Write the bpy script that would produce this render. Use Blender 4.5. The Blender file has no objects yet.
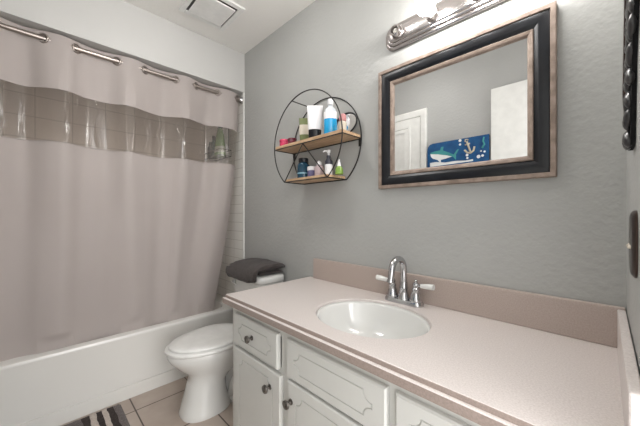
import bpy, bmesh, math, random
from mathutils import Vector, Matrix, noise
from mathutils.geometry import tessellate_polygon
PI = math.pi
random.seed(4)
SC = bpy.context.scene
C = SC.collection

# ------------------------------------------------------------------ camera
H = 1.143
W = 1.207
cam_d = bpy.data.cameras.new('camera')
cam_d.sensor_width = 36.0
cam_d.lens = 285.0 / 640 * 36
cam_d.shift_y = 0.5 / 640
cam_d.clip_start = 0.01
cam = bpy.data.objects.new('camera', cam_d)
C.objects.link(cam)
cam.location = (0, 0, H)
cam.rotation_euler = (PI / 2, 0, PI / 4)
SC.camera = cam

# ------------------------------------------------------------------ world, exposure
wd = bpy.data.worlds.new('world')
SC.world = wd
wd.use_nodes = True
wn = wd.node_tree.nodes['Background']
wn.inputs['Color'].default_value = (1.0, 0.99, 0.985, 1)
wn.inputs['Strength'].default_value = 2.8
SC.view_settings.view_transform = 'Standard'
SC.view_settings.look = 'None'
SC.view_settings.gamma = 1
SC.view_settings.use_curve_mapping = False
SC.view_settings.exposure = 0.06
BULB = 60.0
DOME_FILL = 29.0


def area(name, loc, rot, sx, sy, power, col):
    l = bpy.data.lights.new(name, 'AREA')
    l.shape = 'RECTANGLE'
    l.size, l.size_y = sx, sy
    l.energy = power
    l.color = col
    o = bpy.data.objects.new(name, l)
    o.location = loc
    o.rotation_euler = rot
    C.objects.link(o)
    return o


# added soft fill light, set outside the doorway for front lighting
area('hall_fill', (1.5, 0.16, 1.45), (0, math.radians(86), 0), 1.9, 1.2, 30, (1, 0.985, 0.97))


# ------------------------------------------------------------------ materials
def mat(name, col, rough=0.5, metal=0.0, col2=None, nscale=20, bump=0.0, bscale=80, coat=0.0,
        trans=0.0, spec=0.5, stretch=None, detail=3, sheen=0.0, emit=None, estr=0, lo=0.35, hi=0.65):
    m = bpy.data.materials.new(name)
    m.use_nodes = True
    nt = m.node_tree
    b = nt.nodes['Principled BSDF']
    b.inputs['Base Color'].default_value = (*col, 1)
    b.inputs['Roughness'].default_value = rough
    b.inputs['Metallic'].default_value = metal
    b.inputs['Coat Weight'].default_value = coat
    b.inputs['Transmission Weight'].default_value = trans
    b.inputs['Specular IOR Level'].default_value = spec
    b.inputs['Sheen Weight'].default_value = sheen
    if emit:
        b.inputs['Emission Color'].default_value = (*emit, 1)
        b.inputs['Emission Strength'].default_value = estr
    tc = nt.nodes.new('ShaderNodeTexCoord')
    mp = nt.nodes.new('ShaderNodeMapping')
    if stretch:
        mp.inputs['Scale'].default_value = stretch
    nt.links.new(tc.outputs['Object'], mp.inputs['Vector'])
    if col2 is None:
        col2 = tuple(c * 0.93 for c in col)
    n = nt.nodes.new('ShaderNodeTexNoise')
    n.inputs['Scale'].default_value = nscale
    n.inputs['Detail'].default_value = detail
    nt.links.new(mp.outputs[0], n.inputs['Vector'])
    r = nt.nodes.new('ShaderNodeValToRGB')
    r.color_ramp.elements[0].position = lo
    r.color_ramp.elements[1].position = hi
    r.color_ramp.elements[0].color = (*col2, 1)
    r.color_ramp.elements[1].color = (*col, 1)
    nt.links.new(n.outputs['Fac'], r.inputs['Fac'])
    nt.links.new(r.outputs['Color'], b.inputs['Base Color'])
    if bump > 0:
        n2 = nt.nodes.new('ShaderNodeTexNoise')
        n2.inputs['Scale'].default_value = bscale
        n2.inputs['Detail'].default_value = 2
        nt.links.new(mp.outputs[0], n2.inputs['Vector'])
        bp = nt.nodes.new('ShaderNodeBump')
        bp.inputs['Strength'].default_value = bump
        bp.inputs['Distance'].default_value = 0.004
        nt.links.new(n2.outputs['Fac'], bp.inputs['Height'])
        nt.links.new(bp.outputs['Normal'], b.inputs['Normal'])
    return m


def tile_mat(name, axes, tw, th, ox, oy, c1, c2, mortar, msize, rough, offset=0.0, bump=0.3, var=None):
    m = bpy.data.materials.new(name)
    m.use_nodes = True
    nt = m.node_tree
    b = nt.nodes['Principled BSDF']
    tc = nt.nodes.new('ShaderNodeTexCoord')
    sp = nt.nodes.new('ShaderNodeSeparateXYZ')
    cb = nt.nodes.new('ShaderNodeCombineXYZ')
    nt.links.new(tc.outputs['Object'], sp.inputs[0])
    for k, (ax, o) in enumerate(zip(axes, (ox, oy))):
        mt = nt.nodes.new('ShaderNodeMath')
        mt.operation = 'SUBTRACT'
        mt.inputs[1].default_value = o
        nt.links.new(sp.outputs[ax], mt.inputs[0])
        nt.links.new(mt.outputs[0], cb.inputs[k])
    br = nt.nodes.new('ShaderNodeTexBrick')
    br.offset = offset
    br.inputs['Scale'].default_value = 1
    br.inputs['Brick Width'].default_value = tw
    br.inputs['Row Height'].default_value = th
    br.inputs['Mortar Size'].default_value = msize
    br.inputs['Mortar Smooth'].default_value = 0.2
    br.inputs['Color1'].default_value = (*c1, 1)
    br.inputs['Color2'].default_value = (*c2, 1)
    br.inputs['Mortar'].default_value = (*mortar, 1)
    nt.links.new(cb.outputs[0], br.inputs['Vector'])
    out = br.outputs['Color']
    if var:
        n = nt.nodes.new('ShaderNodeTexNoise')
        n.inputs['Scale'].default_value = 9
        n.inputs['Detail'].default_value = 5
        nt.links.new(tc.outputs['Object'], n.inputs['Vector'])
        mx = nt.nodes.new('ShaderNodeMix')
        mx.data_type = 'RGBA'
        mx.blend_type = 'MULTIPLY'
        mx.inputs[0].default_value = 1
        rp = nt.nodes.new('ShaderNodeValToRGB')
        rp.color_ramp.elements[0].position = 0.3
        rp.color_ramp.elements[1].position = 0.7
        rp.color_ramp.elements[0].color = (*var, 1)
        rp.color_ramp.elements[1].color = (1, 1, 1, 1)
        nt.links.new(n.outputs['Fac'], rp.inputs[0])
        nt.links.new(out, mx.inputs[6])
        nt.links.new(rp.outputs[0], mx.inputs[7])
        out = mx.outputs[2]
    nt.links.new(out, b.inputs['Base Color'])
    b.inputs['Roughness'].default_value = rough
    bp = nt.nodes.new('ShaderNodeBump')
    bp.inputs['Strength'].default_value = bump
    bp.inputs['Distance'].default_value = 0.003
    bp.invert = True
    nt.links.new(br.outputs['Fac'], bp.inputs['Height'])
    nt.links.new(bp.outputs['Normal'], b.inputs['Normal'])
    return m


M = {}
M['wall'] = mat('grey_paint', (0.405, 0.408, 0.395), 0.55, col2=(0.393, 0.396, 0.384), bump=0.5, bscale=55, nscale=5)
M['wallR'] = M['wall']
M['ceil'] = mat('ceiling_paint', (0.82, 0.805, 0.775), 0.8, bump=0.25, bscale=60, nscale=4, col2=(0.80, 0.785, 0.755))
M['white_wall'] = mat('white_paint', (0.56, 0.555, 0.54), 0.7, bump=0.15, bscale=50, nscale=4, col2=(0.55, 0.545, 0.53))
M['trim'] = mat('trim_white', (0.80, 0.80, 0.77), 0.35)
M['floor'] = tile_mat('beige_floor_tile', (0, 1), 0.325, 0.325, -1.925, 0.413, (0.50, 0.425, 0.37), (0.47, 0.40, 0.345),
                      (0.10, 0.075, 0.06), 0.004, 0.3, 0.0, 0.4, (0.84, 0.80, 0.78))
M['tileY'] = tile_mat('white_tile_end', (0, 2), 0.15, 0.075, 0, 0.02, (0.86, 0.85, 0.81), (0.84, 0.83, 0.79), (0.60, 0.58, 0.54), 0.002, 0.2, 0.0, 0.3)
M['tileX'] = tile_mat('white_tile_back', (1, 2), 0.20, 0.15, 0, 0.02, (0.82, 0.74, 0.67), (0.80, 0.72, 0.655), (0.62, 0.55, 0.49), 0.003, 0.25, 0.0, 0.3)
M['acrylic'] = mat('tub_enamel', (0.80, 0.79, 0.76), 0.22, coat=0.3, nscale=3, col2=(0.785, 0.775, 0.745))
M['porcelain'] = mat('porcelain', (0.74, 0.74, 0.72), 0.12, coat=0.5, nscale=3, col2=(0.73, 0.73, 0.71))
M['plastic_white'] = mat('white_plastic', (0.80, 0.80, 0.78), 0.28)
M['cab'] = mat('cabinet_paint', (0.585, 0.585, 0.56), 0.4, nscale=6, col2=(0.57, 0.57, 0.545))
M['groove'] = mat('groove_tone', (0.47, 0.47, 0.44), 0.5)  # routed lines of the fronts, a darker tone than the cabinet paint
M['counter'] = mat('speckled_laminate', (0.71, 0.655, 0.63), 0.38, col2=(0.60, 0.545, 0.52), nscale=260, detail=4, coat=0.1)
M['edge'] = mat('brown_laminate_edge', (0.33, 0.265, 0.235), 0.35, col2=(0.27, 0.215, 0.19), nscale=260, detail=4)
M['splash'] = mat('brown_laminate_splash', (0.45, 0.375, 0.335), 0.35, col2=(0.39, 0.32, 0.285), nscale=260, detail=4)
M['pewter'] = mat('aged_pewter', (0.30, 0.28, 0.26), 0.35, 1.0, col2=(0.12, 0.11, 0.10), nscale=90)
M['chrome'] = mat('chrome', (0.55, 0.55, 0.56), 0.13, 1.0, col2=(0.50, 0.50, 0.51))
M['nickel'] = mat('brushed_nickel', (0.46, 0.43, 0.42), 0.26, 1.0, col2=(0.38, 0.35, 0.34), nscale=30, stretch=(1, 20, 20))
M['rod'] = mat('rod_nickel', (0.42, 0.37, 0.34), 0.32, 1.0)
M['weathered'] = mat('weathered_wood', (0.33, 0.255, 0.21), 0.6, col2=(0.19, 0.14, 0.11), nscale=25, stretch=(1, 4, 1), bump=0.2)
M['black'] = mat('black_satin', (0.010, 0.011, 0.014), 0.30, col2=(0.007, 0.007, 0.009), spec=0.35)
M['blackmatte'] = mat('black_metal', (0.02, 0.018, 0.017), 0.45, 0.3)
M['wood'] = mat('oak_board', (0.62, 0.43, 0.27), 0.55, col2=(0.44, 0.28, 0.16), nscale=14, stretch=(1, 9, 9), bump=0.1)
M['towel'] = mat('charcoal_terry', (0.070, 0.056, 0.053), 0.95, col2=(0.038, 0.030, 0.028), nscale=90, bump=1.0, bscale=320, sheen=0.15)
M['rug'] = mat('rug_taupe', (0.125, 0.098, 0.092), 0.95, col2=(0.075, 0.057, 0.053), nscale=120, bump=1, bscale=260, sheen=0.3)
M['rugdark'] = mat('rug_dark', (0.05, 0.038, 0.036), 0.95, col2=(0.03, 0.022, 0.02), nscale=120, bump=1, bscale=260)
M['rugwhite'] = mat('rug_cream', (0.62, 0.55, 0.50), 0.95, col2=(0.48, 0.42, 0.38), nscale=120, bump=1, bscale=260)
M['slot'] = mat('dark_recess', (0.09, 0.088, 0.082), 0.8)
M['bronze'] = mat('bronze', (0.075, 0.052, 0.045), 0.32, 0.9)
M['backing'] = mat('black_felt', (0.012, 0.012, 0.013), 0.9, spec=0.2)
M['braid'] = mat('black_leather', (0.02, 0.02, 0.022), 0.28, spec=0.8)

m = mat('mirror_glass', (0.80, 0.80, 0.80), 0.0, 1.0, col2=(0.80, 0.80, 0.80))
M['mirror'] = m

# curtain fabric: a woven polyester that lets a little light through
m = mat('curtain_fabric', (0.55, 0.495, 0.475), 0.65, col2=(0.53, 0.475, 0.455), nscale=3, bump=0.25, bscale=500, sheen=0.2)
nt = m.node_tree
tr = nt.nodes.new('ShaderNodeBsdfTranslucent')
tr.inputs[0].default_value = (0.55, 0.48, 0.44, 1)
mx = nt.nodes.new('ShaderNodeMixShader')
mx.inputs[0].default_value = 0.28
nt.links.new(nt.nodes['Principled BSDF'].outputs[0], mx.inputs[1])
nt.links.new(tr.outputs[0], mx.inputs[2])
nt.links.new(mx.outputs[0], nt.nodes['Material Output'].inputs[0])
M['fabric'] = m

# clear vinyl: transparent sheet with a glossy wrinkled skin
m = bpy.data.materials.new('clear_vinyl')
m.use_nodes = True
nt = m.node_tree
nt.nodes.remove(nt.nodes['Principled BSDF'])
t_ = nt.nodes.new('ShaderNodeBsdfTransparent')
t_.inputs[0].default_value = (0.90, 0.87, 0.84, 1)
g_ = nt.nodes.new('ShaderNodeBsdfGlossy')
g_.inputs['Roughness'].default_value = 0.16
lw = nt.nodes.new('ShaderNodeFresnel')
lw.inputs['IOR'].default_value = 1.7
mx = nt.nodes.new('ShaderNodeMixShader')
tc = nt.nodes.new('ShaderNodeTexCoord')
mp = nt.nodes.new('ShaderNodeMapping')
mp.inputs['Scale'].default_value = (1, 1, 0.3)
nz = nt.nodes.new('ShaderNodeTexNoise')
nz.inputs['Scale'].default_value = 34
nz.inputs['Detail'].default_value = 3
bp = nt.nodes.new('ShaderNodeBump')
bp.inputs['Strength'].default_value = 0.45
bp.inputs['Distance'].default_value = 0.004
nt.links.new(tc.outputs['Object'], mp.inputs[0])
nt.links.new(mp.outputs[0], nz.inputs['Vector'])
nt.links.new(nz.outputs['Fac'], bp.inputs['Height'])
nt.links.new(bp.outputs[0], g_.inputs['Normal'])
nt.links.new(bp.outputs[0], lw.inputs['Normal'])
nt.links.new(lw.outputs[0], mx.inputs[0])
nt.links.new(t_.outputs[0], mx.inputs[1])
nt.links.new(g_.outputs[0], mx.inputs[2])
nt.links.new(mx.outputs[0], nt.nodes['Material Output'].inputs[0])
hz = nt.nodes.new('ShaderNodeBsdfDiffuse')
hz.inputs[0].default_value = (0.62, 0.54, 0.48, 1)
m2 = nt.nodes.new('ShaderNodeMixShader')
m2.inputs[0].default_value = 0.11
nt.links.new(mx.outputs[0], m2.inputs[1])
nt.links.new(hz.outputs[0], m2.inputs[2])
nt.links.new(m2.outputs[0], nt.nodes['Material Output'].inputs[0])
M['vinyl'] = m


def flat(name, col, rough=0.4, metal=0.0):
    return mat(name, col, rough, metal)


# ------------------------------------------------------------------ helpers
def obj(name, bm, m, parent=None, smooth=False, angle=None):
    me = bpy.data.meshes.new(name)
    bmesh.ops.recalc_face_normals(bm, faces=bm.faces)
    bm.to_mesh(me)
    bm.free()
    me.materials.append(m)
    if smooth:
        for p in me.polygons:
            p.use_smooth = True
        if angle is not None:
            me.set_sharp_from_angle(angle=math.radians(angle))
    o = bpy.data.objects.new(name, me)
    C.objects.link(o)
    if parent:
        o.parent = parent
    return o


def thing(name, label, cat, loc=(0, 0, 0), rotz=0, group=None):
    o = bpy.data.objects.new(name, None)
    o.empty_display_size = 0.05
    C.objects.link(o)
    o.location = loc
    o.rotation_euler = (0, 0, rotz)
    tag(o, label, cat, group)
    return o


def tag(o, label, cat, group=None):
    o['label'] = label
    o['category'] = cat
    if group:
        o['group'] = group
    return o


def struct(name, bm, m, label=None):
    o = obj(name, bm, m)
    o['kind'] = 'structure'
    if label:
        o['label'] = label
    return o


def box(bm, x0, x1, y0, y1, z0, z1, bev=0.0, seg=2):
    r = bmesh.ops.create_cube(bm, size=1)
    vs = r['verts']
    for v in vs:
        v.co = Vector(((x0 + x1) / 2 + v.co.x * (x1 - x0), (y0 + y1) / 2 + v.co.y * (y1 - y0), (z0 + z1) / 2 + v.co.z * (z1 - z0)))
    if bev > 0:
        es = list({e for v in vs for e in v.link_edges})
        bmesh.ops.bevel(bm, geom=es, offset=bev, segments=seg, affect='EDGES', profile=0.5)
    return bm


def B(*a, **k):
    bm = bmesh.new()
    return box(bm, *a, **k)


def lathe(bm, prof, n=24, mtx=None, cap=True):
    rings = []
    for r, z in prof:
        ring = []
        for i in range(n):
            a = 2 * PI * i / n
            v = Vector((r * math.cos(a), r * math.sin(a), z))
            if mtx:
                v = mtx @ v
            ring.append(bm.verts.new(v))
        rings.append(ring)
    for a, b in zip(rings, rings[1:]):
        for i in range(n):
            bm.faces.new((a[i], a[(i + 1) % n], b[(i + 1) % n], b[i]))
    if cap:
        bm.faces.new(rings[0])
        bm.faces.new(rings[-1])
    return bm


def L(prof, n=24, mtx=None, cap=True):
    return lathe(bmesh.new(), prof, n, mtx, cap)


def tube(bm, pts, r, n=10, closed=False, cap=True):
    pts = [Vector(p) for p in pts]
    N = len(pts)
    rs = r if isinstance(r, (list, tuple)) else [r] * N
    rings = []
    up = None
    for i, p in enumerate(pts):
        if closed:
            d = pts[(i + 1) % N] - pts[i - 1]
        else:
            d = pts[min(i + 1, N - 1)] - pts[max(i - 1, 0)]
        d.normalize()
        if up is None:
            up = Vector((0, 0, 1)) if abs(d.z) < 0.9 else Vector((1, 0, 0))
        a = d.cross(up)
        if a.length < 1e-5:
            a = d.cross(Vector((0, 1, 0)))
        a.normalize()
        up = a.cross(d).normalized()
        rings.append([bm.verts.new(p + (a * math.cos(t) + up * math.sin(t)) * rs[i]) for t in [2 * PI * k / n for k in range(n)]])
    M_ = N if closed else N - 1
    for i in range(M_):
        a, b = rings[i], rings[(i + 1) % N]
        for k in range(n):
            bm.faces.new((a[k], a[(k + 1) % n], b[(k + 1) % n], b[k]))
    if cap and not closed:
        bm.faces.new(rings[0])
        bm.faces.new(rings[-1])
    return bm


def T(pts, r, n=10, closed=False):
    return tube(bmesh.new(), pts, r, n, closed)


def loft(bm, rings, cap0=True, cap1=True):
    vr = [[bm.verts.new(p) for p in r] for r in rings]
    n = len(vr[0])
    for a, b in zip(vr, vr[1:]):
        for i in range(n):
            bm.faces.new((a[i], a[(i + 1) % n], b[(i + 1) % n], b[i]))
    if cap0:
        bm.faces.new(vr[0])
    if cap1:
        bm.faces.new(vr[-1])
    return bm


def rrect(x0, x1, y0, y1, r, z, n=6):
    pts = []
    for cx, cy, a0 in ((x1 - r, y1 - r, 0), (x0 + r, y1 - r, 90), (x0 + r, y0 + r, 180), (x1 - r, y0 + r, 270)):
        for k in range(n + 1):
            a = math.radians(a0 + 90 * k / n)
            pts.append(Vector((cx + r * math.cos(a), cy + r * math.sin(a), z)))
    return pts


def fill_poly(bm, loops3d, flat2d):
    """triangulate polygon with holes; loops3d: lists of BMVerts, flat2d: lists of 3D vectors in a plane z=0"""
    flatv = [v for l in loops3d for v in l]
    tris = tessellate_polygon(flat2d)
    for t in tris:
        try:
            bm.faces.new([flatv[i] for i in t])
        except ValueError:
            pass


def YM(x, y, z):
    """matrix turning a lathe's +z towards -y (out of the vanity front)"""
    return Matrix.Translation((x, y, z)) @ Matrix.Rotation(PI / 2, 4, 'X')


# ------------------------------------------------------------------ the room shell
AX0 = -2.83      # back of the tub alcove
HX = -2.075      # face of header / tub apron
RX = 0.044       # right wall
FY = -0.150       # opposite wall
CZ = 2.44
struct('floor', B(AX0 - 0.1, RX + 0.1, FY - 0.1, W + 0.1, -0.1, 0), M['floor'])
struct('ceiling', B(AX0 - 0.1, RX + 0.1, FY - 0.1, W + 0.1, CZ, CZ + 0.1), M['ceil'])
struct('wall_back', B(HX, RX + 0.1, W, W + 0.1, 0, CZ), M['wall'])
struct('wall_front', B(HX, RX + 0.1, FY - 0.1, FY, 0, CZ), M['wall'])
struct('wall_left', B(AX0 - 0.1, AX0, FY - 0.1, W + 0.1, 0, CZ), M['tileX'])
struct('wall_alcove_end', B(AX0, HX, W, W + 0.1, 0, CZ), M['tileY'])
struct('wall_alcove_foot', B(AX0, HX, FY - 0.1, FY, 0, CZ), M['tileY'])
struct('wall_header', B(HX - 0.12, HX, FY, W, 2.128, CZ), M['white_wall'])
# white bullnose where the tile meets the grey wall
struct('trim_1', B(HX - 0.016, HX + 0.002, W - 0.010, W, 0.395, 2.128, bev=0.004), M['trim'])
# right wall with the doorway the photograph is taken through
bm = bmesh.new()
box(bm, RX, RX + 0.1, 0.66, W, 0, CZ)
box(bm, RX, RX + 0.1, FY - .1, FY + .04, 0, CZ)
box(bm, RX, RX + 0.1, FY + .04, 0.66, 2.1, CZ)
struct('wall_right', bm, M['wall'])
struct('trim_2', B(RX - 0.0, RX + 0.1, 0.645, 0.66, 0, 2.1), M['trim'])
struct('baseboard_back', B(HX + 0.002, -1.30, W - 0.012, W, 0, 0.09, bev=0.003), M['trim'])

# white flush door swung open against the opposite wall (seen in the mirror)
d = struct('door_1', B(-0.627, 0.03, FY + .006, FY + .038, 0.01, 2.108, bev=0.003), M['trim'], 'plain white entry door swung open, seen on the right in the mirror')
d['kind'] = 'structure'
bmk = L([(0.0, 0.0), (0.026, 0.0), (0.026, 0.006), (0.010, 0.012), (0.010, 0.035), (0.024, 0.045), (0.027, 0.06), (0.018, 0.072), (0.0, 0.075)],
        20, Matrix.Translation((-0.555, FY + .038, 0.95)) @ Matrix.Rotation(-PI / 2, 4, 'X'), cap=False)
obj('door_handle', bmk, M['pewter'], d, True)


def frame_loops(bm, x0, x1, z0, z1, prof, y0, sgn=-1, closed_prof=False):
    """sweep a profile [(inset, out)] around a rectangle in the xz plane, mitred"""
    rings = []
    for ins, out in prof:
        y = y0 + sgn * out
        rings.append([bm.verts.new(p) for p in ((x0 + ins, y, z0 + ins), (x1 - ins, y, z0 + ins), (x1 - ins, y, z1 - ins), (x0 + ins, y, z1 - ins))])
    seq = list(zip(rings, rings[1:]))
    if closed_prof:
        seq.append((rings[-1], rings[0]))
    for a, b in seq:
        for i in range(4):
            bm.faces.new((a[i], a[(i + 1) % 4], b[(i + 1) % 4], b[i]))
    return bm


# panelled closet door on the opposite wall
cx0, cx1, cz1 = -1.86, -1.151, 2.108
d2 = struct('door_2', B(cx0 + 0.065, cx1 - 0.065, FY, FY + 0.012, 0.01, cz1 - 0.065), M['trim'], 'white panelled closet door, seen on the left in the mirror')
bm = bmesh.new()
frame_loops(bm, cx0, cx1, -0.06, cz1, [(0, 0.0), (0, 0.018), (0.01, 0.022), (0.055, 0.018), (0.062, 0.012), (0.062, 0.0)], FY, 1)
bmesh.ops.bisect_plane(bm, geom=bm.verts[:] + bm.edges[:] + bm.faces[:], plane_co=(0, 0, 0.001), plane_no=(0, 0, 1), clear_inner=True)
obj('casing', bm, M['trim'], d2)
bm = bmesh.new()
for (a0, a1) in ((0.2, 0.95), (1.08, 1.98)):
    frame_loops(bm, cx0 + 0.16, cx1 - 0.16, a0, a1, [(0, 0.0), (0.003, 0.008), (0.02, 0.008), (0.024, 0.001), (0.06, 0.006), (0.30 - 0.105, 0.006)][:5], FY + 0.012, 1)
obj('panel_moulding', bm, M['trim'], d2)

# ------------------------------------------------------------------ ceiling vent
v = thing('ceiling_vent', 'square white exhaust fan cover on the ceiling', 'vent', (-1.755, 0.79, CZ))
bm = bmesh.new()
for (a, b_, c_, e_) in ((-.15, .15, -.15, -.118), (-.15, .15, .118, .15), (-.15, -.118, -.118, .118), (.118, .15, -.118, .118)):
    box(bm, a, b_, c_, e_, -0.014, -0.0005, bev=0.003)
obj('vent_frame', bm, M['plastic_white'], v)
obj('louvre_box', B(-.118, .118, -.118, .118, -0.006, -0.001), M['slot'], v)
bm = bmesh.new()
box(bm, -.106, .106, -.106, .106, -0.022, -0.012, bev=0.004)
box(bm, -.05, .05, -.05, .05, -0.012, -0.004)
obj('cover_plate', bm, M['plastic_white'], v)

# added fill dome, out of view, brightening ceiling, header and far corner
v = thing('ceiling_fill', 'added white fill-light dome, out of view on the bathroom ceiling between vent and door', 'light', (-1.2, 0.46, CZ))
obj('base_ring', L([(.15, -.0005), (.155, -.012), (.150, -.025), (.14, -.028)], 32), M['plastic_white'], v, True, 40)
M['dome'] = mat('dome_fill_glow', (1, 1, 1), 0.3, emit=(1.0, 0.98, 0.955), estr=DOME_FILL)
obj('dome', L([(.138, -.0285), (.138, -.05), (.12, -.075), (.08, -.095), (.03, -.103), (.001, -.104)], 32), M['dome'], v, True)

# ------------------------------------------------------------------ bathtub
t = thing('bathtub', 'white alcove bathtub with a plain apron below the shower curtain', 'bathtub', (0, 0, 0))
x1, x0, y0, y1 = HX, AX0 + 0.004, FY + 0.004, W - 0.004
x1 += .0
rings = [rrect(x0, x1, y0, y1, 0.002, 0.001), rrect(x0, x1, y0, y1, 0.002, 0.081),
         rrect(x0, x1 - 0.009, y0, y1, 0.002, 0.0815), rrect(x0, x1 - 0.009, y0, y1, 0.002, 0.088), rrect(x0, x1 - 0.003, y0, y1, 0.002, 0.090), rrect(x0, x1 - 0.003, y0, y1, 0.002, 0.370),
         rrect(x0, x1 - 0.0005, y0, y1, 0.002, 0.377), rrect(x0, x1, y0, y1, 0.002, 0.388),
         rrect(x0, x1 - 0.004, y0, y1, 0.004, 0.395), rrect(x0, x1 - 0.010, y0, y1, 0.004, 0.397),
         rrect(x0 + 0.05, x1 - 0.058, y0 + 0.06, y1 - 0.11, 0.12, 0.397), rrect(x0 + 0.062, x1 - 0.066, y0 + 0.07, y1 - 0.12, 0.12, 0.388),
         rrect(x0 + 0.08, x1 - 0.08, y0 + 0.10, y1 - 0.16, 0.13, 0.26), rrect(x0 + 0.10, x1 - 0.10, y0 + 0.16, y1 - 0.2, 0.14, 0.12),
         rrect(x0 + 0.16, x1 - 0.16, y0 + 0.25, y1 - 0.27, 0.14, 0.075)]
obj('basin', loft(bmesh.new(), rings), M['acrylic'], t, True, 35)
obj('drain', L([(0.03, 0), (0.03, 0.004), (0.012, 0.006)], 20, Matrix.Translation((-2.45, 0.85, 0.075))), M['chrome'], t, True, 40)

# ------------------------------------------------------------------ shower curtain
RZ = 2.074
RODX = -2.112
cur = thing('shower_curtain', 'greige fabric shower curtain with a clear vinyl window band, hanging into the tub', 'shower curtain', (RODX, 0.45, 0.30))
CR = [-0.30, -0.121, 0.03, 0.167, 0.353, 0.508, 0.69, 0.834, 0.993, 1.162, 1.30]
# phase passes a multiple of pi at each crossing; (.03,.167) the cloth is in front of the rod


def phase(y):
    for i in range(len(CR) - 1):
        if y <= CR[i + 1] or i == len(CR) - 2:
            return (i + (y - CR[i]) / (CR[i + 1] - CR[i])) * PI


def smooth(a, b, t):
    t = max(0, min(1, (t - a) / (b - a)))
    return t * t * (3 - 2 * t)


def curtain_pt(y, z):
    k = max(0.0, (2.115 - z) / 1.8)
    s = -math.sin(phase(y))          # negative between crossings 0-1 => behind
    # i=2 (.03-.167): sin(2pi..3pi) >= 0 -> want front (+x)
    s = -s
    amp = 0.019 + 0.013 * smooth(0.02, 0.16, k) - 0.016 * smooth(.25, .8, k)
    x = RODX + amp * s - 0.030 * smooth(0.0, 0.9, k)
    nn = noise.noise(Vector((y * 4.2, z * 0.7, 3.1))) * 0.034 * smooth(.15, .8, k)
    nn += noise.noise(Vector((y * 11, z * 1.2, 8.1))) * 0.010 * smooth(0.1, 0.5, k)
    nn += 0.004 * math.sin(y * 47 + 2 * math.sin(y * 5)) * smooth(0.0, 0.06, k) * (1 - smooth(.3, .9, k))
    x += nn
    f = smooth(0.45, 1.16, y)
    kk = max(0.0, (2.08 - z) / 1.69)
    dy = -0.20 * f * kk ** 1.8
    if z < 0.46:      # stay behind the tub's front ledge
        x = min(x, HX - 0.062)
    return (min(x, HX - 0.012) if z < 2.2 else x, y + dy, z)


def curtain_part(name, zf_top, zf_bot, nz, m, ys):
    bm = bmesh.new()
    g = []
    for j in range(nz + 1):
        row = []
        for y in ys:
            zt, zb = zf_top(y), zf_bot(y)
            z = zt + (zb - zt) * j / nz
            p = curtain_pt(y, z)
            row.append(bm.verts.new((p[0] - RODX, p[1] - 0.45, p[2] - 0.30)))
        g.append(row)
    for a, b in zip(g, g[1:]):
        for i in range(len(ys) - 1):
            bm.faces.new((a[i], a[i + 1], b[i + 1], b[i]))
    o = obj(name, bm, m, cur, True)
    return o


YE = 1.176
YS0 = FY + .012
ys = [YS0 + (YE - YS0) * i / 420 for i in range(421)]
ztop = lambda y: 2.114
wt = lambda y: 1.812 + 0.004 * math.sin(y * 9)
wb = lambda y: 1.527 + 0.004 * math.sin(y * 7 + 1)
curtain_part('top_band', ztop, wt, 14, M['fabric'], ys)
cw = curtain_part('clear_window', wt, wb, 40, M['vinyl'], ys)
# crumple the vinyl along a few sharp vertical creases
creases = [(-0.105, 1.0), (0.115, 0.9), (0.135, 1.2), (0.165, .8), (0.26, 1.0), (0.52, 0.9), (0.545, .7), (0.60, 1.2), (0.70, 0.8), (0.75, .7), (0.885, 1.1), (1.03, 0.9), (1.07, .8), (1.125, .9), (-0.05, .4), (0.36, .5)]
for v_ in cw.data.vertices:
    y = v_.co.y + 0.45
    z = v_.co.z + 0.30
    e = min((z - 1.527), (1.812 - z)) / 0.03
    e = max(0, min(1, e))
    for (yc, s) in creases:
        yc2 = yc + 0.022 * noise.noise(Vector((yc * 20, z * 14, 0)))
        q = (y - yc2) / 0.0042
        v_.co.x += 0.0085 * s * math.exp(-q * q) * e * (0.35 + 1.5 * abs(noise.noise(Vector((yc * 33, z * 16, 5)))))
curtain_part('lower_panel', wb, lambda y: 0.31, 60, M['fabric'], ys)
# welded seams
bm = bmesh.new()
for zf in (wt, wb):
    tube(bm, [tuple(Vector(curtain_pt(y, zf(y))) - Vector((RODX - 0.002, 0.45, 0.30))) for y in ys[::4]], 0.0022, 6)
obj('seam', bm, M['fabric'], cur, True)
# grommets where the cloth passes over the rod
for yc in CR[2:-1]:
    if yc > YE:
        continue
    dydx = 1
    bm = bmesh.new()
    n = 22
    tilt = math.radians(38 if CR.index(yc) % 2 else -38)
    pts = []
    for k in range(n):
        a = 2 * PI * k / n
        px, pz = 0.022 * math.cos(a), 0.022 * math.sin(a)
        # ring lies in the cloth, which runs diagonally across the rod here
        pts.append((math.sin(tilt) * px * -1, yc - 0.45 + math.cos(tilt) * px, RZ - 0.30 + pz))
    tube(bm, pts, 0.0058, 8, closed=True)
    obj('grommet', bm, M['rod'], cur, True)

r_ = thing('curtain_rod', 'brushed metal shower curtain rod threaded through the curtain grommets', 'curtain rod', (RODX, W, RZ))
obj('rod', T([(0, -(W - FY) + 0.002, 0), (0, -0.6, 0), (0, -0.002, 0)], 0.0125, 16), M['rod'], r_, True, 40)
obj('wall_flange', L([(0.014, 0.0), (0.026, 0.012), (0.028, 0.0295)], 20, Matrix.Translation((0, -0.030, 0)) @ Matrix.Rotation(-PI / 2, 4, 'X')), M['chrome'], r_, True, 40)

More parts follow.
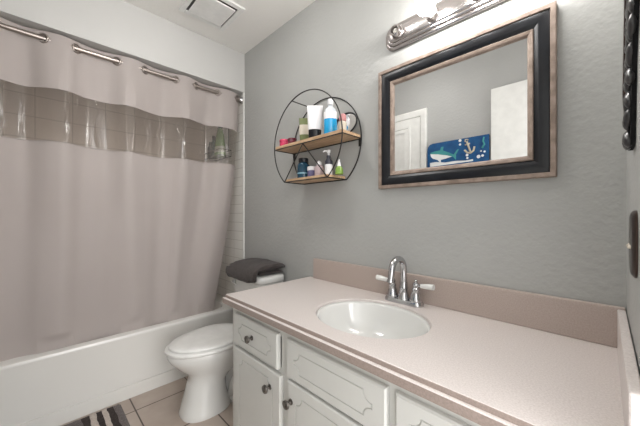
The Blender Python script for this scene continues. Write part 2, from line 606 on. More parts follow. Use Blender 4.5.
# ------------------------------------------------------------------ shower caddy seen through the vinyl
c = thing('shower_caddy', 'dark wire shower caddy behind the clear curtain window', 'caddy', (-2.40, 1.13, 1.63))
bm = bmesh.new()
for zz in (0.0, 0.05):
    tube(bm, [(-.15, -.05, zz), (.15, -.05, zz), (.15, .05, zz), (-.15, .05, zz)], 0.003, 6, closed=True)
for k in range(7):
    tube(bm, [(-.15 + .05 * k, -.05, .05), (-.15 + .05 * k, -.05, 0), (-.15 + .05 * k, .05, 0), (-.15 + .05 * k, .05, .05)], 0.002, 6)
obj('basket', bm, M['blackmatte'], c)
obj('hanger', T([(-.1, .05, .05), (-.1, .055, .3), (0, .055, .38), (.1, .055, .3), (.1, .05, .05)], 0.003, 6), M['blackmatte'], c)
M['green'] = flat('green_bottle', (0.20, 0.34, 0.13), 0.25)
M['darkgreen'] = flat('dark_green_bottle', (0.02, 0.05, 0.035), 0.25)
M['lblgrey'] = flat('pale_label', (0.45, 0.50, 0.36), 0.5)


def bottle(name, label, loc, prof, m, cap=None, capm=None, lab=None, labm=None, sx=1.0, sy=1.0, group=None, cat='bottle', rot=0):
    r = thing(name, label, cat, loc, rot, group)
    o = obj('body', L(prof, 24), m, r, True, 35)
    o.scale = (sx, sy, 1)
    if cap:
        o = obj('cap', L(cap, 20), capm, r, True, 35)
        o.scale = (sx, sy, 1)
    if lab:
        o = obj('label_band', L(lab, 24, cap=False), labm, r, True, 35)
        o.scale = (sx, sy, 1)
    return r


bottle('shampoo_bottle', 'green tapered bottle in the shower caddy behind the clear curtain window', (-2.350, 1.13, 1.634),
       [(0.062, 0), (0.066, 0.01), (0.063, 0.08), (0.047, 0.18), (0.032, 0.23), (0.026, 0.24)], M['green'],
       [(0.030, 0.2405), (0.032, 0.27), (0.026, 0.285)], M['darkgreen'], [(0.0663, 0.03), (0.0635, 0.082)], M['lblgrey'], 1.0, 0.6)
bottle('shampoo_bottle', 'short dark bottle left of the green one in the shower caddy', (-2.468, 1.13, 1.634),
       [(0.034, 0), (0.036, 0.01), (0.036, 0.13), (0.018, 0.16), (0.016, 0.17)], M['darkgreen'],
       [(0.018, 0.1705), (0.018, 0.2)], M['black'], None, None, 1.0, 0.8)
bottle('shampoo_bottle', 'narrow black bottle at the far left of the shower caddy', (-2.52, 1.12, 1.634),
       [(0.022, 0), (0.024, 0.01), (0.024, 0.10), (0.012, 0.12)], M['black'],
       [(0.012, 0.1205), (0.012, 0.15)], M['darkgreen'], None, None)

# ------------------------------------------------------------------ toilet
TX = -1.675
t = thing('toilet', 'white two-piece toilet with closed lid between tub and vanity', 'toilet', (TX, 1.19, 0))
TDY = .010
TY = 1.19


def egg(yf, yb, w, z, n=40, p=2.0, back=0.62):
    """outline pointing -y; widest nearer the back"""
    pts = []
    yc = yf + (yb - yf) * back
    for i in range(n):
        a = 2 * PI * i / n
        c_, s_ = math.cos(a), math.sin(a)
        x = w * math.copysign(abs(c_) ** (2 / p), c_)
        ly = (yc - yf) if s_ < 0 else (yb - yc)
        y = yc + ly * math.copysign(abs(s_) ** (2 / p), s_)
        pts.append(Vector((x, y - TY + (TDY if z > .2 and y < 1.0 else 0), z - (.007 if z > .34 else 0))))
    return pts


bm = bmesh.new()
loft(bm, [egg(.574, 0.86, .118, 0.0, p=2.4, back=.5), egg(.572, 0.865, .120, 0.012, p=2.4, back=.5), egg(.580, .85, .114, .03, p=2.4, back=.52),
          egg(.598, .83, .103, .10, p=2.3, back=.55), egg(.616, .83, .098, .17, p=2.2, back=.55), egg(.615, .86, .102, .205, p=2.2, back=.55),
          egg(.592, .93, .122, .240, p=2.1, back=.6), egg(.550, .955, .148, .278, back=.6), egg(.514, .97, .165, .318, back=.6),
          egg(.500, .98, .173, .350, back=.6), egg(.497, .985, .175, .372, back=.6), egg(.501, .98, .172, .380, back=.6)])
# trapway and rear foot
loft(bm, [egg(.80, 1.10, .095, 0.0, p=3), egg(.80, 1.10, .097, 0.03, p=3), egg(.81, 1.09, .085, .05, p=3), egg(.82, 1.08, .070, .12, p=2.5),
          egg(.84, 1.10, .075, .20, p=2.5), egg(.86, 1.14, .11, .28, p=2.5), egg(.88, 1.18, .15, .34, p=3), egg(.90, 1.185, .17, .385, p=3.5)])
obj('bowl', bm, M['porcelain'], t, True, 60)
# outer swell of the trapway on both flanks
for s in (-1, 1):
    bm = T([(s * .075, .70 - TY + .13, .05), (s * .085, .86 - TY, .13), (s * .085, .93 - TY, .205), (s * .08, 1.0 - TY, .17), (s * .07, 1.05 - TY, .06)], [.018, .03, .034, .032, .025], 12)
    o = obj('trapway', bm, M['porcelain'], t, True)
# seat and lid
bm = loft(bmesh.new(), [egg(.492, .93, .174, .3815, back=.6), egg(.487, .935, .180, .387, back=.6), egg(.487, .935, .180, .397, back=.6), egg(.493, .93, .175, .4015, back=.6)])
obj('seat', bm, M['plastic_white'], t, True, 50)
bm = loft(bmesh.new(), [egg(.514, .94, .156, .4045, back=.6), egg(.506, .945, .165, .4065, back=.6), egg(.506, .945, .165, .414, back=.6), egg(.511, .94, .160, .4185, back=.6), egg(.56, .90, .12, .4200, back=.6)])
obj('lid', bm, M['plastic_white'], t, True, 50)
for s in (-1, 1):
    obj('hinge', B(s * .075 - .02, s * .075 + .02, .945 - TY, .985 - TY, .387, .425, bev=.006), M['plastic_white'], t, True, 40)
bm = loft(bmesh.new(), [rrect(-.19, .15, -.175, .0, .04, .380), rrect(-.195, .15, -.18, .0, .04, .42), rrect(-.213, .156, -.195, .004, .04, .693)])
obj('tank', bm, M['porcelain'], t, True, 50)
bm = loft(bmesh.new(), [rrect(-.217, .160, -.200, .006, .045, .6935), rrect(-.227, .170, -.210, .010, .06, .701), rrect(-.227, .170, -.210, .010, .06, .724), rrect(-.220, .163, -.203, .006, .06, .735), rrect(-.18, .13, -.17, -.02, .04, .739)])
obj('tank_lid', bm, M['porcelain'], t, True, 50)
bm = L([(0, 0), (.016, 0), (.016, .008), (.008, .011), (.008, .016)], 16, YM(-.175, -.195, .665), cap=False)
tube(bm, [(-.175, -.213, .665), (-.13, -.216, .660), (-.115, -.216, .658)], [.006, .0055, .007], 8)
obj('flush_lever', bm, M['plastic_white'], t, True)

# folded towel on the tank lid
bm = bmesh.new()
TWX0, TWX1, TWY0, TWY1 = -1.925, -1.475, 0.945, 1.175


def slab(bm, xa, xb, ya, yb, z0, h, seed, nx=26, ny=16, sag=0.0, flop=0.0):
    def top(u, v_):
        ed = min(u, 1 - u) * (xb - xa), min(v_, 1 - v_) * (yb - ya)
        f = 1 - math.exp(-min(ed) / 0.012)
        return f
    grid = {}
    for s in (0, 1):
        for i in range(nx + 1):
            for j in range(ny + 1):
                u, w_ = i / nx, j / ny
                x = xa + (xb - xa) * u
                y = ya + (yb - ya) * w_
                # rounded plan
                cx, cy = (xa + xb) / 2, (ya + yb) / 2
                f = top(u, w_)
                n_ = noise.noise(Vector((x * 9, y * 9, seed))) * 0.006
                mid = z0 + h / 2
                # soft sag over the front edge of the lid and at the left
                sg = -sag * smooth(0.35, 0, w_) ** 1.5 - flop * smooth(0.3, 0, u) ** 1.5
                z = mid + (h / 2) * f * (1 if s else -1) + (n_ if s else 0) + sg
                grid[s, i, j] = bm.verts.new((x, y, z)) if not (s == 0 and (i in (0, nx) or j in (0, ny))) else None
    for i in range(nx + 1):
        for j in range(ny + 1):
            if grid[0, i, j] is None:
                grid[0, i, j] = grid[1, i, j]
    for s in (0, 1):
        for i in range(nx):
            for j in range(ny):
                q = [grid[s, i, j], grid[s, i + 1, j], grid[s, i + 1, j + 1], grid[s, i, j + 1]]
                if len(set(q)) == 4:
                    try:
                        bm.faces.new(q)
                    except ValueError:
                        pass


slab(bm, -1.90, -1.535, 1.00, 1.185, 0.741, 0.028, 1)
slab(bm, -1.905, -1.530, 0.985, 1.188, 0.768, 0.026, 5)
# the outer fold wraps the others: over the top, down the front and under
NXT = 40
prof_t = [(1.190, .797), (1.188, .812), (1.17, .824), (1.12, .829), (1.05, .827), (1.00, .820), (.966, .804), (.947, .780), (.938, .752), (.939, .728), (.948, .716), (.960, .722), (.964, .750), (.976, .784), (.992, .798), (1.05, .801), (1.12, .801)]
rows = []
for i in range(NXT + 1):
    u = i / NXT
    x = -1.945 + (1.945 - 1.520) * u
    left = smooth(0.30, 0, u)
    right = smooth(0.80, 1.0, u)
    row = []
    for k, (y, z) in enumerate(prof_t):
        q = 0.004 * noise.noise(Vector((x * 12, k * .35, 2)))
        front = max(0, (1.0 - y) / .05) if y < 1.0 else 0
        zz = z - .010 + q - .006 * right - .030 * left * (1 if z > .79 else .2) + right * .014 * (1 if (y < .985 and z < .79) else 0)
        yy = y + .040 * left ** 1.5 * (1 if y < 1.1 else 0) + q + right * .004 * (1 if y < .985 else 0)
        row.append(bm.verts.new((x, yy, zz)))
    rows.append(row)
for a, b_ in zip(rows, rows[1:]):
    n_ = len(prof_t)
    for k in range(n_):
        bm.faces.new((a[k], a[(k + 1) % n_], b_[(k + 1) % n_], b_[k]))
bm.faces.new(rows[0])
bm.faces.new(rows[-1])
tw = obj('folded_towel', bm, M['towel'], None, True)
tag(tw, 'charcoal grey folded towel lying on the toilet tank lid', 'towel')

# ------------------------------------------------------------------ bath rug
RUGX0, RUGX1, RUGY0, RUGY1 = -2.05, -1.55, -0.25, 0.362
rug = thing('bath_rug', 'taupe bath rug with cream and dark stripes on the tile floor beside the tub', 'rug', (RUGX0, RUGY0, 0))


def rug_piece(name, ya, yb, m, h=0.012, sd=0):
    bm = bmesh.new()
    nx = 60
    ny = max(2, int((yb - ya) / 0.012))
    g = []
    for i in range(nx + 1):
        row = []
        x = (RUGX1 - RUGX0) * i / nx
        wa = 0.006 * noise.noise(Vector((x * 18, ya * 30, 1))) if ya > RUGY0 + .001 else 0
        wb_ = 0.006 * noise.noise(Vector((x * 18, yb * 30, 1))) if yb < RUGY1 - .001 else 0
        for j in range(ny + 1):
            y = ya + wa + (yb + wb_ - ya - wa) * j / ny - RUGY0
            z = h + 0.003 * noise.noise(Vector((x * 90, y * 90, sd)))
            if i in (0, nx):
                z = 0.002
            if (j == 0 and ya <= RUGY0 + .001) or (j == ny and yb >= RUGY1 - .001):
                z = 0.002
            row.append(bm.verts.new((x, y, z)))
        g.append(row)
    for a, b in zip(g, g[1:]):
        for j in range(ny):
            bm.faces.new((a[j], a[j + 1], b[j + 1], b[j]))
    return obj(name, bm, m, rug, True)


rug_piece('pile_band', RUGY0, 0.18, M['rug'])
rug_piece('dark_stripe', 0.18, 0.213, M['rugdark'])
rug_piece('cream_stripe', 0.213, 0.243, M['rugwhite'], .014)
rug_piece('dark_stripe', 0.243, 0.270, M['rugdark'])
rug_piece('cream_stripe', 0.270, 0.294, M['rugwhite'], .014)
rug_piece('dark_stripe', 0.294, 0.325, M['rugdark'])
rug_piece('pile_band', 0.325, RUGY1, M['rug'])

# ------------------------------------------------------------------ vanity cabinet
VX0, VX1 = -1.284, RX - 0.004
FYC = 0.683     # face frame
cab = thing('vanity_cabinet', 'white painted bathroom vanity cabinet under the pink speckled counter', 'cabinet', (VX0, FYC, 0))


def R(bm):
    bmesh.ops.translate(bm, verts=bm.verts, vec=(-VX0, -FYC, 0))
    return bm


bm = bmesh.new()
box(bm, VX0, VX0 + .018, FYC, W - .003, 0.0, .711)
box(bm, VX1 - .018, VX1, FYC, W - .003, 0.0, .711)
box(bm, VX0 + .018, VX1 - .018, FYC + .06, W - .003, .08, .10)
box(bm, VX0 + .018, VX1 - .018, W - .012, W - .003, .10, .711)
box(bm, VX0 + .018, VX1 - .018, FYC + .07, FYC + .09, 0, .08)
# face frame
for (a, b_) in ((VX0 + .018, -1.22), (-.895, -.84), (-.42, -.38), (-.025, VX1 - .018)):
    box(bm, a, b_, FYC, FYC + .02, .08, .711)
for (a, b_) in ((-1.22, -.895), (-.84, -.42), (-.38, -.025)):
    for (c0, c1) in ((.08, .12), (.515, .54), (.66, .711)):
        box(bm, a, b_, FYC, FYC + .02, c0, c1)
obj('carcass', R(bm), M['cab'], cab)


def scallop(x0, x1, z0, z1, r, tip=0.0):
    """rectangle whose corners are bitten by concave arcs"""
    pts = []
    cs = ((x1, z1, 270, 180), (x0, z1, 0, -90), (x0, z0, 90, 0), (x1, z0, 180, 90))
    for (cx, cz, a0, a1) in cs:
        e = r * 0.16
        seg = []
        for k in range(9):
            a = math.radians(a0 + (a1 - a0) * k / 8)
            seg.append((cx + r * math.cos(a), cz + r * math.sin(a)))
        s0, s1 = seg[0], seg[-1]
        # small square steps before and after the arc
        def out(p, q):
            return p
        pts += seg
    return pts


def offs(pts, d):
    n = len(pts)
    res = []
    for i in range(n):
        p0, p1, p2 = Vector((*pts[i - 1], 0)), Vector((*pts[i], 0)), Vector((*pts[(i + 1) % n], 0))
        e1, e2 = (p1 - p0).normalized(), (p2 - p1).normalized()
        n1, n2 = Vector((e1.y, -e1.x, 0)), Vector((e2.y, -e2.x, 0))
        b_ = (n1 + n2)
        if b_.length < 1e-4:
            b_ = n1
        b_.normalize()
        k = d / max(0.5, b_.dot(n1))
        q = p1 + b_ * k
        res.append((q.x, q.y))
    return res


def front_panel(name, x0, x1, z0, z1, parent_label=None, rr=0.03, inset=0.04, yb=FYC - .001, th=.018):
    """a door or drawer face with a routed line whose corners are scalloped"""
    bm = bmesh.new()
    yf = yb - th
    bev = .005
    outer_b = [(x1, z1), (x0, z1), (x0, z0), (x1, z0)]

    def V(p, y):
        return bm.verts.new((p[0], y, p[1]))
    lb = [V(p, yb) for p in outer_b]
    lm = [V(p, yf + bev) for p in outer_b]
    ip = [(x1 - bev, z1 - bev), (x0 + bev, z1 - bev), (x0 + bev, z0 + bev), (x1 - bev, z0 + bev)]
    lf = [V(p, yf) for p in ip]
    for a, b_ in ((lb, lm), (lm, lf)):
        for i in range(4):
            bm.faces.new((a[i], a[(i + 1) % 4], b_[(i + 1) % 4], b_[i]))
    bm.faces.new(lb)
    path = scallop(x0 + inset, x1 - inset, z0 + inset * .75, z1 - inset * .75, rr)
    g = .0022
    po, pi = offs(path, g), offs(path, -g)
    # make sure po is the larger one
    if max(p[0] for p in po) < max(p[0] for p in pi):
        po, pi = pi, po
    lo_ = [V(p, yf) for p in po]
    lg = [V(p, yf + .0028) for p in path]
    li = [V(p, yf) for p in pi]
    n = len(path)
    for a, b_ in ((lo_, lg), (lg, li)):
        for i in range(n):
            bm.faces.new((a[i], a[(i + 1) % n], b_[(i + 1) % n], b_[i]))
    fill_poly(bm, [lf, lo_], [[Vector((p[0], p[1], 0)) for p in ip], [Vector((p[0], p[1], 0)) for p in po]])
    fill_poly(bm, [li], [[Vector((p[0], p[1], 0)) for p in pi]])
    o = obj(name, R(bm), M['cab'], cab)
    o.data.materials.append(M['groove'])
    for p in o.data.polygons:
        if -.0186 < p.center.y < -.0166 and .2 < abs(p.normal.y) < .97:
            p.material_index = 1
    return o


def knob(parent, x, z):
    bm = L([(0, 0), (.011, 0), (.011, .002), (.0055, .004), (.005, .014), (.012, .017), (.0165, .022), (.0155, .028), (.011, .030), (.009, .0285), (.0055, .031), (0, .032)],
           20, YM(x, FYC - .019, z), cap=False)
    return obj('knob', R(bm), M['pewter'], parent, True, 50)


dr = front_panel('drawer', -1.240, -.900, .533, .674, rr=.026, inset=.045)
knob(dr, -1.082, .604)
dd = front_panel('door', -1.240, -.882, .105, .517, rr=.032, inset=.05)
knob(dd, -.948, .450)
dd = front_panel('door', -.838, -.415, .105, .522, rr=.032, inset=.05)
knob(dd, -.815, .452)
front_panel('false_front', -.845, -.415, .533, .674, rr=.030, inset=.045)
dr = front_panel('drawer', -.388, -.02, .533, .674, rr=.026, inset=.045)
knob(dr, -.2, .604)
dd = front_panel('door', -.388, -.02, .105, .517, rr=.032, inset=.05)
knob(dd, -.33, .450)

# ------------------------------------------------------------------ countertop
SX, SY, SA, SB = -.6375, .9075, .2244, .1874
CZT = .754
ct = thing('countertop', 'pinkish speckled vanity countertop with a brown-edged front and backsplash', 'countertop', (-1.30, .64, .712))


def RC(bm):
    bmesh.ops.translate(bm, verts=bm.verts, vec=(1.30, -.64, -.712))
    return bm


bm = bmesh.new()
XL, YF, XR, YB = -1.302, .638, RX - .002, W - .002


def crect(i, z):
    return [bm.verts.new(p) for p in ((XR, YB, z), (XL + i, YB, z), (XL + i, YF + i, z), (XR, YF + i, z))]


prof = [(.013, .754), (.0115, .753), (.0105, .751), (.010, .743), (.0095, .7405), (.003, .7398), (.0, .7375), (.0, .714), (.003, .712)]
ls = [crect(i, z) for i, z in prof]
for a, b_ in zip(ls, ls[1:]):
    for k in range(4):
        bm.faces.new((a[k], a[(k + 1) % 4], b_[(k + 1) % 4], b_[k]))
NE = 64


def ell(z, f=0.0):
    return [bm.verts.new((SX + (SA + f) * math.cos(2 * PI * k / NE), SY + (SB + f) * math.sin(2 * PI * k / NE), z)) for k in range(NE)]


e0, e1_, e2_ = ell(CZT, .003), ell(CZT - .003), ell(.730)
for a, b_ in ((e0, e1_), (e1_, e2_)):
    for k in range(NE):
        bm.faces.new((a[k], a[(k + 1) % NE], b_[(k + 1) % NE], b_[k]))
fl = lambda l: [Vector((v_.co.x, v_.co.y, 0)) for v_ in l]
fill_poly(bm, [ls[0], e0], [fl(ls[0]), fl(e0)])
e3 = ell(.712)
for k in range(NE):
    bm.faces.new((e2_[k], e2_[(k + 1) % NE], e3[(k + 1) % NE], e3[k]))
fill_poly(bm, [ls[-1], e3], [fl(ls[-1]), fl(e3)])
sl = obj('slab', RC(bm), M['counter'], ct)
sl.data.materials.append(M['edge'])
for p in sl.data.polygons:
    c_ = p.center
    if abs(p.normal.z) < .6 and (c_.y < .03 or c_.x < .03) and c_.z < .0415:
        p.material_index = 1
obj('backsplash', RC(B(-1.245, RX - .002, W - .021, W - .001, CZT, .872, bev=.003)), M['splash'], ct)
obj('side_splash', RC(B(.025, RX - .002, .642, W - .022, CZT, .868, bev=.003)), M['counter'], ct)

# sink bowl
sk = thing('sink', 'white oval undermount sink set into the countertop', 'sink', (SX, SY, .60))
bm = bmesh.new()


def er(f, z, dy=0):
    return [Vector(((SA * f) * math.cos(2 * PI * k / NE), dy + (SB * f) * math.sin(2 * PI * k / NE), z - .60)) for k in range(NE)]


loft(bm, [er(.998, .7115), er(.998, .7295), er(.985, .7445), er(.955, .735), er(.93, .715), er(.88, .68), er(.78, .645, .004), er(.60, .618, .008), er(.38, .607, .01), er(.12, .603, .012)], False, True)
bmesh.ops.translate(bm, verts=bm.verts, vec=(0, 0, 0))
obj('bowl', bm, M['porcelain'], sk, True)
obj('drain', L([(.0, .003), (.020, .003), (.024, .005), (.0, .009)][1:], 20, Matrix.Translation((0, .012, .001))), M['chrome'], sk, True)

# ------------------------------------------------------------------ faucet
FX, FYY = -.622, 1.140
fa = thing('faucet', 'chrome gooseneck faucet with two white porcelain lever handles behind the sink', 'faucet', (FX, FYY, CZT))
fa.scale = (1.07, 1.05, 1.03)
bm = loft(bmesh.new(), [rrect(-.083, .083, -.028, .028, .027, .0005, 8), rrect(-.083, .083, -.028, .028, .027, .010, 8), rrect(-.078, .078, -.024, .024, .023, .017, 8)])
obj('base_plate', bm, M['chrome'], fa, True, 40)
bm = L([(.025, .016), (.024, .022), (.018, .04), (.0165, .06), (.0185, .064), (.0165, .068), (.015, .09)], 20)
pts = [(0, 0, .065), (0, 0, .125)]
for k in range(13):
    a = PI * k / 12
    pts.append((0, -.048 + .048 * math.cos(a), .140 + .050 * math.sin(a)))
pts += [(0, -.100, .125), (0, -.104, .108)]
tube(bm, pts, [.014, .0138] + [.0132] * 13 + [.0125, .012], 14)
tube(bm, [(0, -.1035, .112), (0, -.1055, .102)], .014, 14)
obj('spout', bm, M['chrome'], fa, True, 50)
for s in (-1, 1):
    hx = s * .052
    hd = obj('handle', L([(.024, .016), (.0255, .022), (.022, .030), (.018, .045), (.0130, .060), (.0155, .064), (.0155, .070), (.0105, .074), (.0125, .084), (.0105, .092), (.0045, .097), (.0065, .102), (.001, .107)], 20,
                         Matrix.Translation((hx, 0, 0))), M['chrome'], fa, True, 50)
    bm = T([(hx + s * .005, 0, .083), (hx + s * .024, -.002, .084)], [.007, .007], 12)
    obj('lever_stem', bm, M['chrome'], hd, True, 50)
    bm = T([(hx + s * .022, -.002, .084), (hx + s * .026, -.002, .084), (hx + s * .060, -.004, .087), (hx + s * .074, -.005, .088)], [.0085, .0095, .012, .011], 14)
    obj('porcelain_lever', bm, M['porcelain'], hd, True, 50)

# ------------------------------------------------------------------ wall mirror
mi = thing('wall_mirror', 'rectangular mirror in a black and weathered wood frame above the sink', 'mirror', (-.4445, W - .001, 1.5445))
ox, oz = .4445, -1.5445
a = (-.779 + ox, -.110 + ox, 1.262 + oz, 1.826 + oz)
bm = frame_loops(bmesh.new(), *a, [(0, 0), (0, .026), (.002, .028), (.0145, .028), (.016, .024), (.016, 0)], 0)
obj('outer_moulding', bm, M['weathered'], mi)
cove = [(.0162, .001), (.0162, .023)]
for k in range(9):
    u = k / 8
    cove.append((.0175 + .0425 * u, .024 + .006 * math.sin(u * PI) ** 1.0 * (1 - .3 * u) - .007 * u))
cove.append((.0605, .001))
bm = frame_loops(bmesh.new(), *a, cove, 0)
obj('black_moulding', bm, M['black'], mi, True, 30)
bm = frame_loops(bmesh.new(), *a, [(.0607, .001), (.0607, .019), (.063, .021), (.072, .019), (.078, .014), (.079, .006)], 0)
obj('inner_moulding', bm, M['weathered'], mi)
bm = bmesh.new()
box(bm, -.700 + ox - .003, -.190 + ox + .003, -.010, -.004, 1.339 + oz - .003, 1.748 + oz + .003)
obj('glass', bm, M['mirror'], mi)

# ------------------------------------------------------------------ vanity light bar
LX0, LX1, LZ0, LZ1 = -.745, -.094, 1.911, 2.027
vl = thing('vanity_light', 'brushed nickel vanity light bar above the mirror with globe bulbs', 'light', (LX0, W - .001, 1.969))


def stadium(ins, out, n=14):
    z0, z1 = LZ0 + ins - 1.969, LZ1 - ins - 1.969
    x0_, x1_ = ins, (LX1 - LX0) - ins
    r = .045 - ins * .6
    pts = []
    for (cx, cz, a0) in ((x1_ - r, z1 - r, 0), (x0_ + r, z1 - r, 90), (x0_ + r, z0 + r, 180), (x1_ - r, z0 + r, 270)):
        for k in range(n + 1):
            a = math.radians(a0 + 90 * k / n)
            pts.append(Vector((cx + r * math.cos(a), -out, cz + r * math.sin(a))))
    return pts


bm = loft(bmesh.new(), [stadium(0, 0), stadium(0, .012), stadium(.004, .015), stadium(.012, .016), stadium(.013, .022), stadium(.017, .025), stadium(.024, .026), stadium(.025, .031), stadium(.03, .034)])
obj('back_plate', bm, M['nickel'], vl, True, 30)
M['bulb'] = mat('bulb_glow', (1, 1, 1), 0.3, emit=(1.0, 0.975, 0.945), estr=BULB)
M['socket_in'] = flat('socket_inside', (0.55, 0.52, 0.48), 0.3)
for i in range(4):
    x = .075 + .167 * i
    so = obj('socket', L([(.029, 0.0), (.029, .004), (.025, .008), (.024, .030), (.020, .032), (.017, .031), (.016, .012), (.0, .010)], 24, YM(x, -.033, 0), cap=False), M['nickel'], vl, True, 40)
    if i == 0:
        obj('socket_core', L([(.010, .011), (.011, .024), (.006, .026), (.0, .022)], 16, YM(x, -.033, 0), cap=False), M['socket_in'], so, True)
    else:
        obj('bulb', L([(.013, .012), (.013, .030), (.018, .040), (.027, .052), (.035, .066), (.038, .082), (.036, .098), (.027, .111), (.014, .118), (.001, .120)], 24, YM(x, -.033, 0)), M['bulb'], vl, True)

# ------------------------------------------------------------------ round wall shelf
RSX, RSZ, RR = -1.172, 1.54, .275
YW_, YFR = W - .006, W - .158
sh = thing('wall_shelf', 'round black wire wall shelf with two oak boards left of the mirror', 'shelf', (RSX, W - .001, RSZ))
ZB = 1.328          # bottom board level
zr = ZB - RSZ
ha = math.acos(-zr / RR)      # angle from straight down


def ringpts(y, n=64):
    pts = []
    a0 = -PI / 2 + (PI - ha) * 0
    lo_ = math.asin(zr / RR)              # angle of bottom corner on the right
    for k in range(n + 1):
        a = lo_ + (PI - 2 * lo_) * k / n
        pts.append((RR * math.cos(a), y - (W - .001), RR * math.sin(a)))
    return pts


for y in (YW_, YFR):
    p = ringpts(y)
    bm = T(p, .0032, 8)
    tube(bm, [p[-1], p[0]], .0032, 8)
    obj('ring', bm, M['blackmatte'], sh, True)
chord = RR * math.cos(math.asin(zr / RR))
dz = -.004
yw, yf = YW_ - (W - .001), YFR - (W - .001)
rx = math.sqrt(RR * RR - .0)
bm = bmesh.new()
box(bm, -RR + .004, RR - .004, yf + .004, yw - .003, -.001 + dz, .018 + dz, bev=.001, seg=1)
obj('upper_board', bm, M['wood'], sh)
bm = bmesh.new()
box(bm, -chord + .006, chord - .006, yf + .004, yw - .003, zr + .003, zr + .017, bev=.001, seg=1)
obj('lower_board', bm, M['wood'], sh)
bm = bmesh.new()
# bars under the boards, joining front and back rings
for x, z in ((-RR, -.006), (RR, -.006), (chord, zr), (-chord, zr)):
    tube(bm, [(x, yf, z), (x, yw, z)], .003, 8)
for y in (yf, yw):
    tube(bm, [(-RR, y, -.007), (RR, y, -.007)], .003, 8)
a = math.radians(113)
tube(bm, [(RR * math.cos(a), yf, RR * math.sin(a)), (RR * math.cos(a), yw, RR * math.sin(a))], .003, 8)
obj('frame_bars', bm, M['blackmatte'], sh, True)
bm = bmesh.new()
tube(bm, [(-.012, yf, -.008), (-chord, yf, zr)], .003, 8)
tube(bm, [(-.012, yf, -.008), (chord, yf, zr)], .003, 8)
obj('diagonal_braces', bm, M['blackmatte'], sh, True)
for s in (-1, 1):
    obj('mounting_tab', B(s * (RR - .012) - .006, s * (RR - .012) + .006, yw - .001, yw + .004, -.045, -.010, bev=.001, seg=1), M['blackmatte'], sh)

# items on the upper board
ZU = RSZ + .0145
ZL = RSZ + zr + .0175


def jar(name, label, loc, r, h, m, mc, hc, sx=1):
    t_ = thing(name, label, 'jar', loc)
    obj('body', L([(r * .9, 0), (r, .003), (r, h - .003), (r * .93, h)], 24), m, t_, True, 40)
    obj('lid', L([(r * 1.02, h + .0003), (r * 1.04, h + .003), (r * 1.04, h + hc - .003), (r * .97, h + hc)], 24), mc, t_, True, 40)
    return t_


M['pinkred'] = flat('raspberry_plastic', (0.62, 0.05, 0.13), 0.25)
M['maroon'] = flat('maroon_plastic', (0.13, 0.015, 0.03), 0.25)
M['cream'] = flat('cream_label', (0.66, 0.60, 0.50), 0.5)
M['moss'] = flat('moss_tube', (0.16, 0.19, 0.07), 0.4)
M['dgreen'] = flat('deep_green', (0.015, 0.07, 0.02), 0.35)
M['whitep'] = flat('glossy_white', (0.82, 0.81, 0.82), 0.3)
M['blue'] = mat('blue_liquid', (0.01, 0.36, 0.72), 0.1, coat=.5, spec=.6)
M['clearish'] = mat('clear_bottle', (0.62, 0.66, 0.70), 0.1, coat=.5)
M['brown'] = flat('brown_bottle', (0.16, 0.06, 0.04), 0.3)
M['skin'] = flat('peach_bottle', (0.52, 0.27, 0.19), 0.35)
M['rose'] = flat('rose_plastic', (0.62, 0.28, 0.28), 0.35)
M['teal'] = flat('teal_label', (0.01, 0.10, 0.10), 0.3)
M['navy'] = flat('navy_glass', (0.012, 0.055, 0.095), 0.15)
M['ltext'] = flat('pale_blue_print', (0.25, 0.45, 0.55), 0.5)
M['purple'] = flat('violet_label', (0.12, 0.11, 0.22), 0.5)
M['palepink'] = flat('pale_pink_label', (0.62, 0.50, 0.52), 0.5)
M['lime'] = flat('lime_bottle', (0.22, 0.36, 0.07), 0.25)
M['charcoal'] = flat('charcoal_label', (0.03, 0.03, 0.045), 0.4)

jar('cosmetic_jar', 'small raspberry pink jar at the left end of the upper shelf', (-1.415, 1.10, ZU), .029, .034, M['pinkred'], M['pinkred'], .013)
jar('cosmetic_jar', 'small maroon jar beside the raspberry one on the upper shelf', (-1.345, 1.105, ZU), .027, .032, M['maroon'], M['maroon'], .011)


def tube_pack(name, label, loc, w, d_, h, capz, m, mc, rot=0, bands=()):
    """a squeeze tube standing on its cap, crimped flat at the top"""
    r = thing(name, label, 'tube', loc, rot)
    rings = []
    n = 28
    for k in range(9):
        u = k / 8
        ww = w * (.86 + .14 * u) / 2
        dd_ = d_ / 2 * (1 - u ** 1.6) + .0015
        rings.append([Vector((ww * math.cos(2 * PI * i / n), dd_ * math.sin(2 * PI * i / n), capz + (h - capz) * u)) for i in range(n)])
    obj('body', loft(bmesh.new(), rings), m, r, True, 50)
    obj('cap', loft(bmesh.new(), [[Vector((w * s_ * .86 / 2 * math.cos(2 * PI * i / n), d_ / 2 * s_ * math.sin(2 * PI * i / n), z)) for i in range(n)] for s_, z in ((.82, 0), (.90, .003), (.94, capz - .001))]), mc, r, True, 50)
    for (z0, z1, bmat) in bands:
        rr_ = []
        for z in (z0, (z0 + z1) / 2, z1):
            u = (z - capz) / (h - capz)
            ww = w * (.86 + .14 * u) / 2 + .0006
            dd_ = d_ / 2 * (1 - u ** 1.6) + .0021
            rr_.append([Vector((ww * math.cos(2 * PI * i / n), dd_ * math.sin(2 * PI * i / n), z)) for i in range(n)])
        obj('printed_band', loft(bmesh.new(), rr_, False, False), bmat, r, True)
    return r


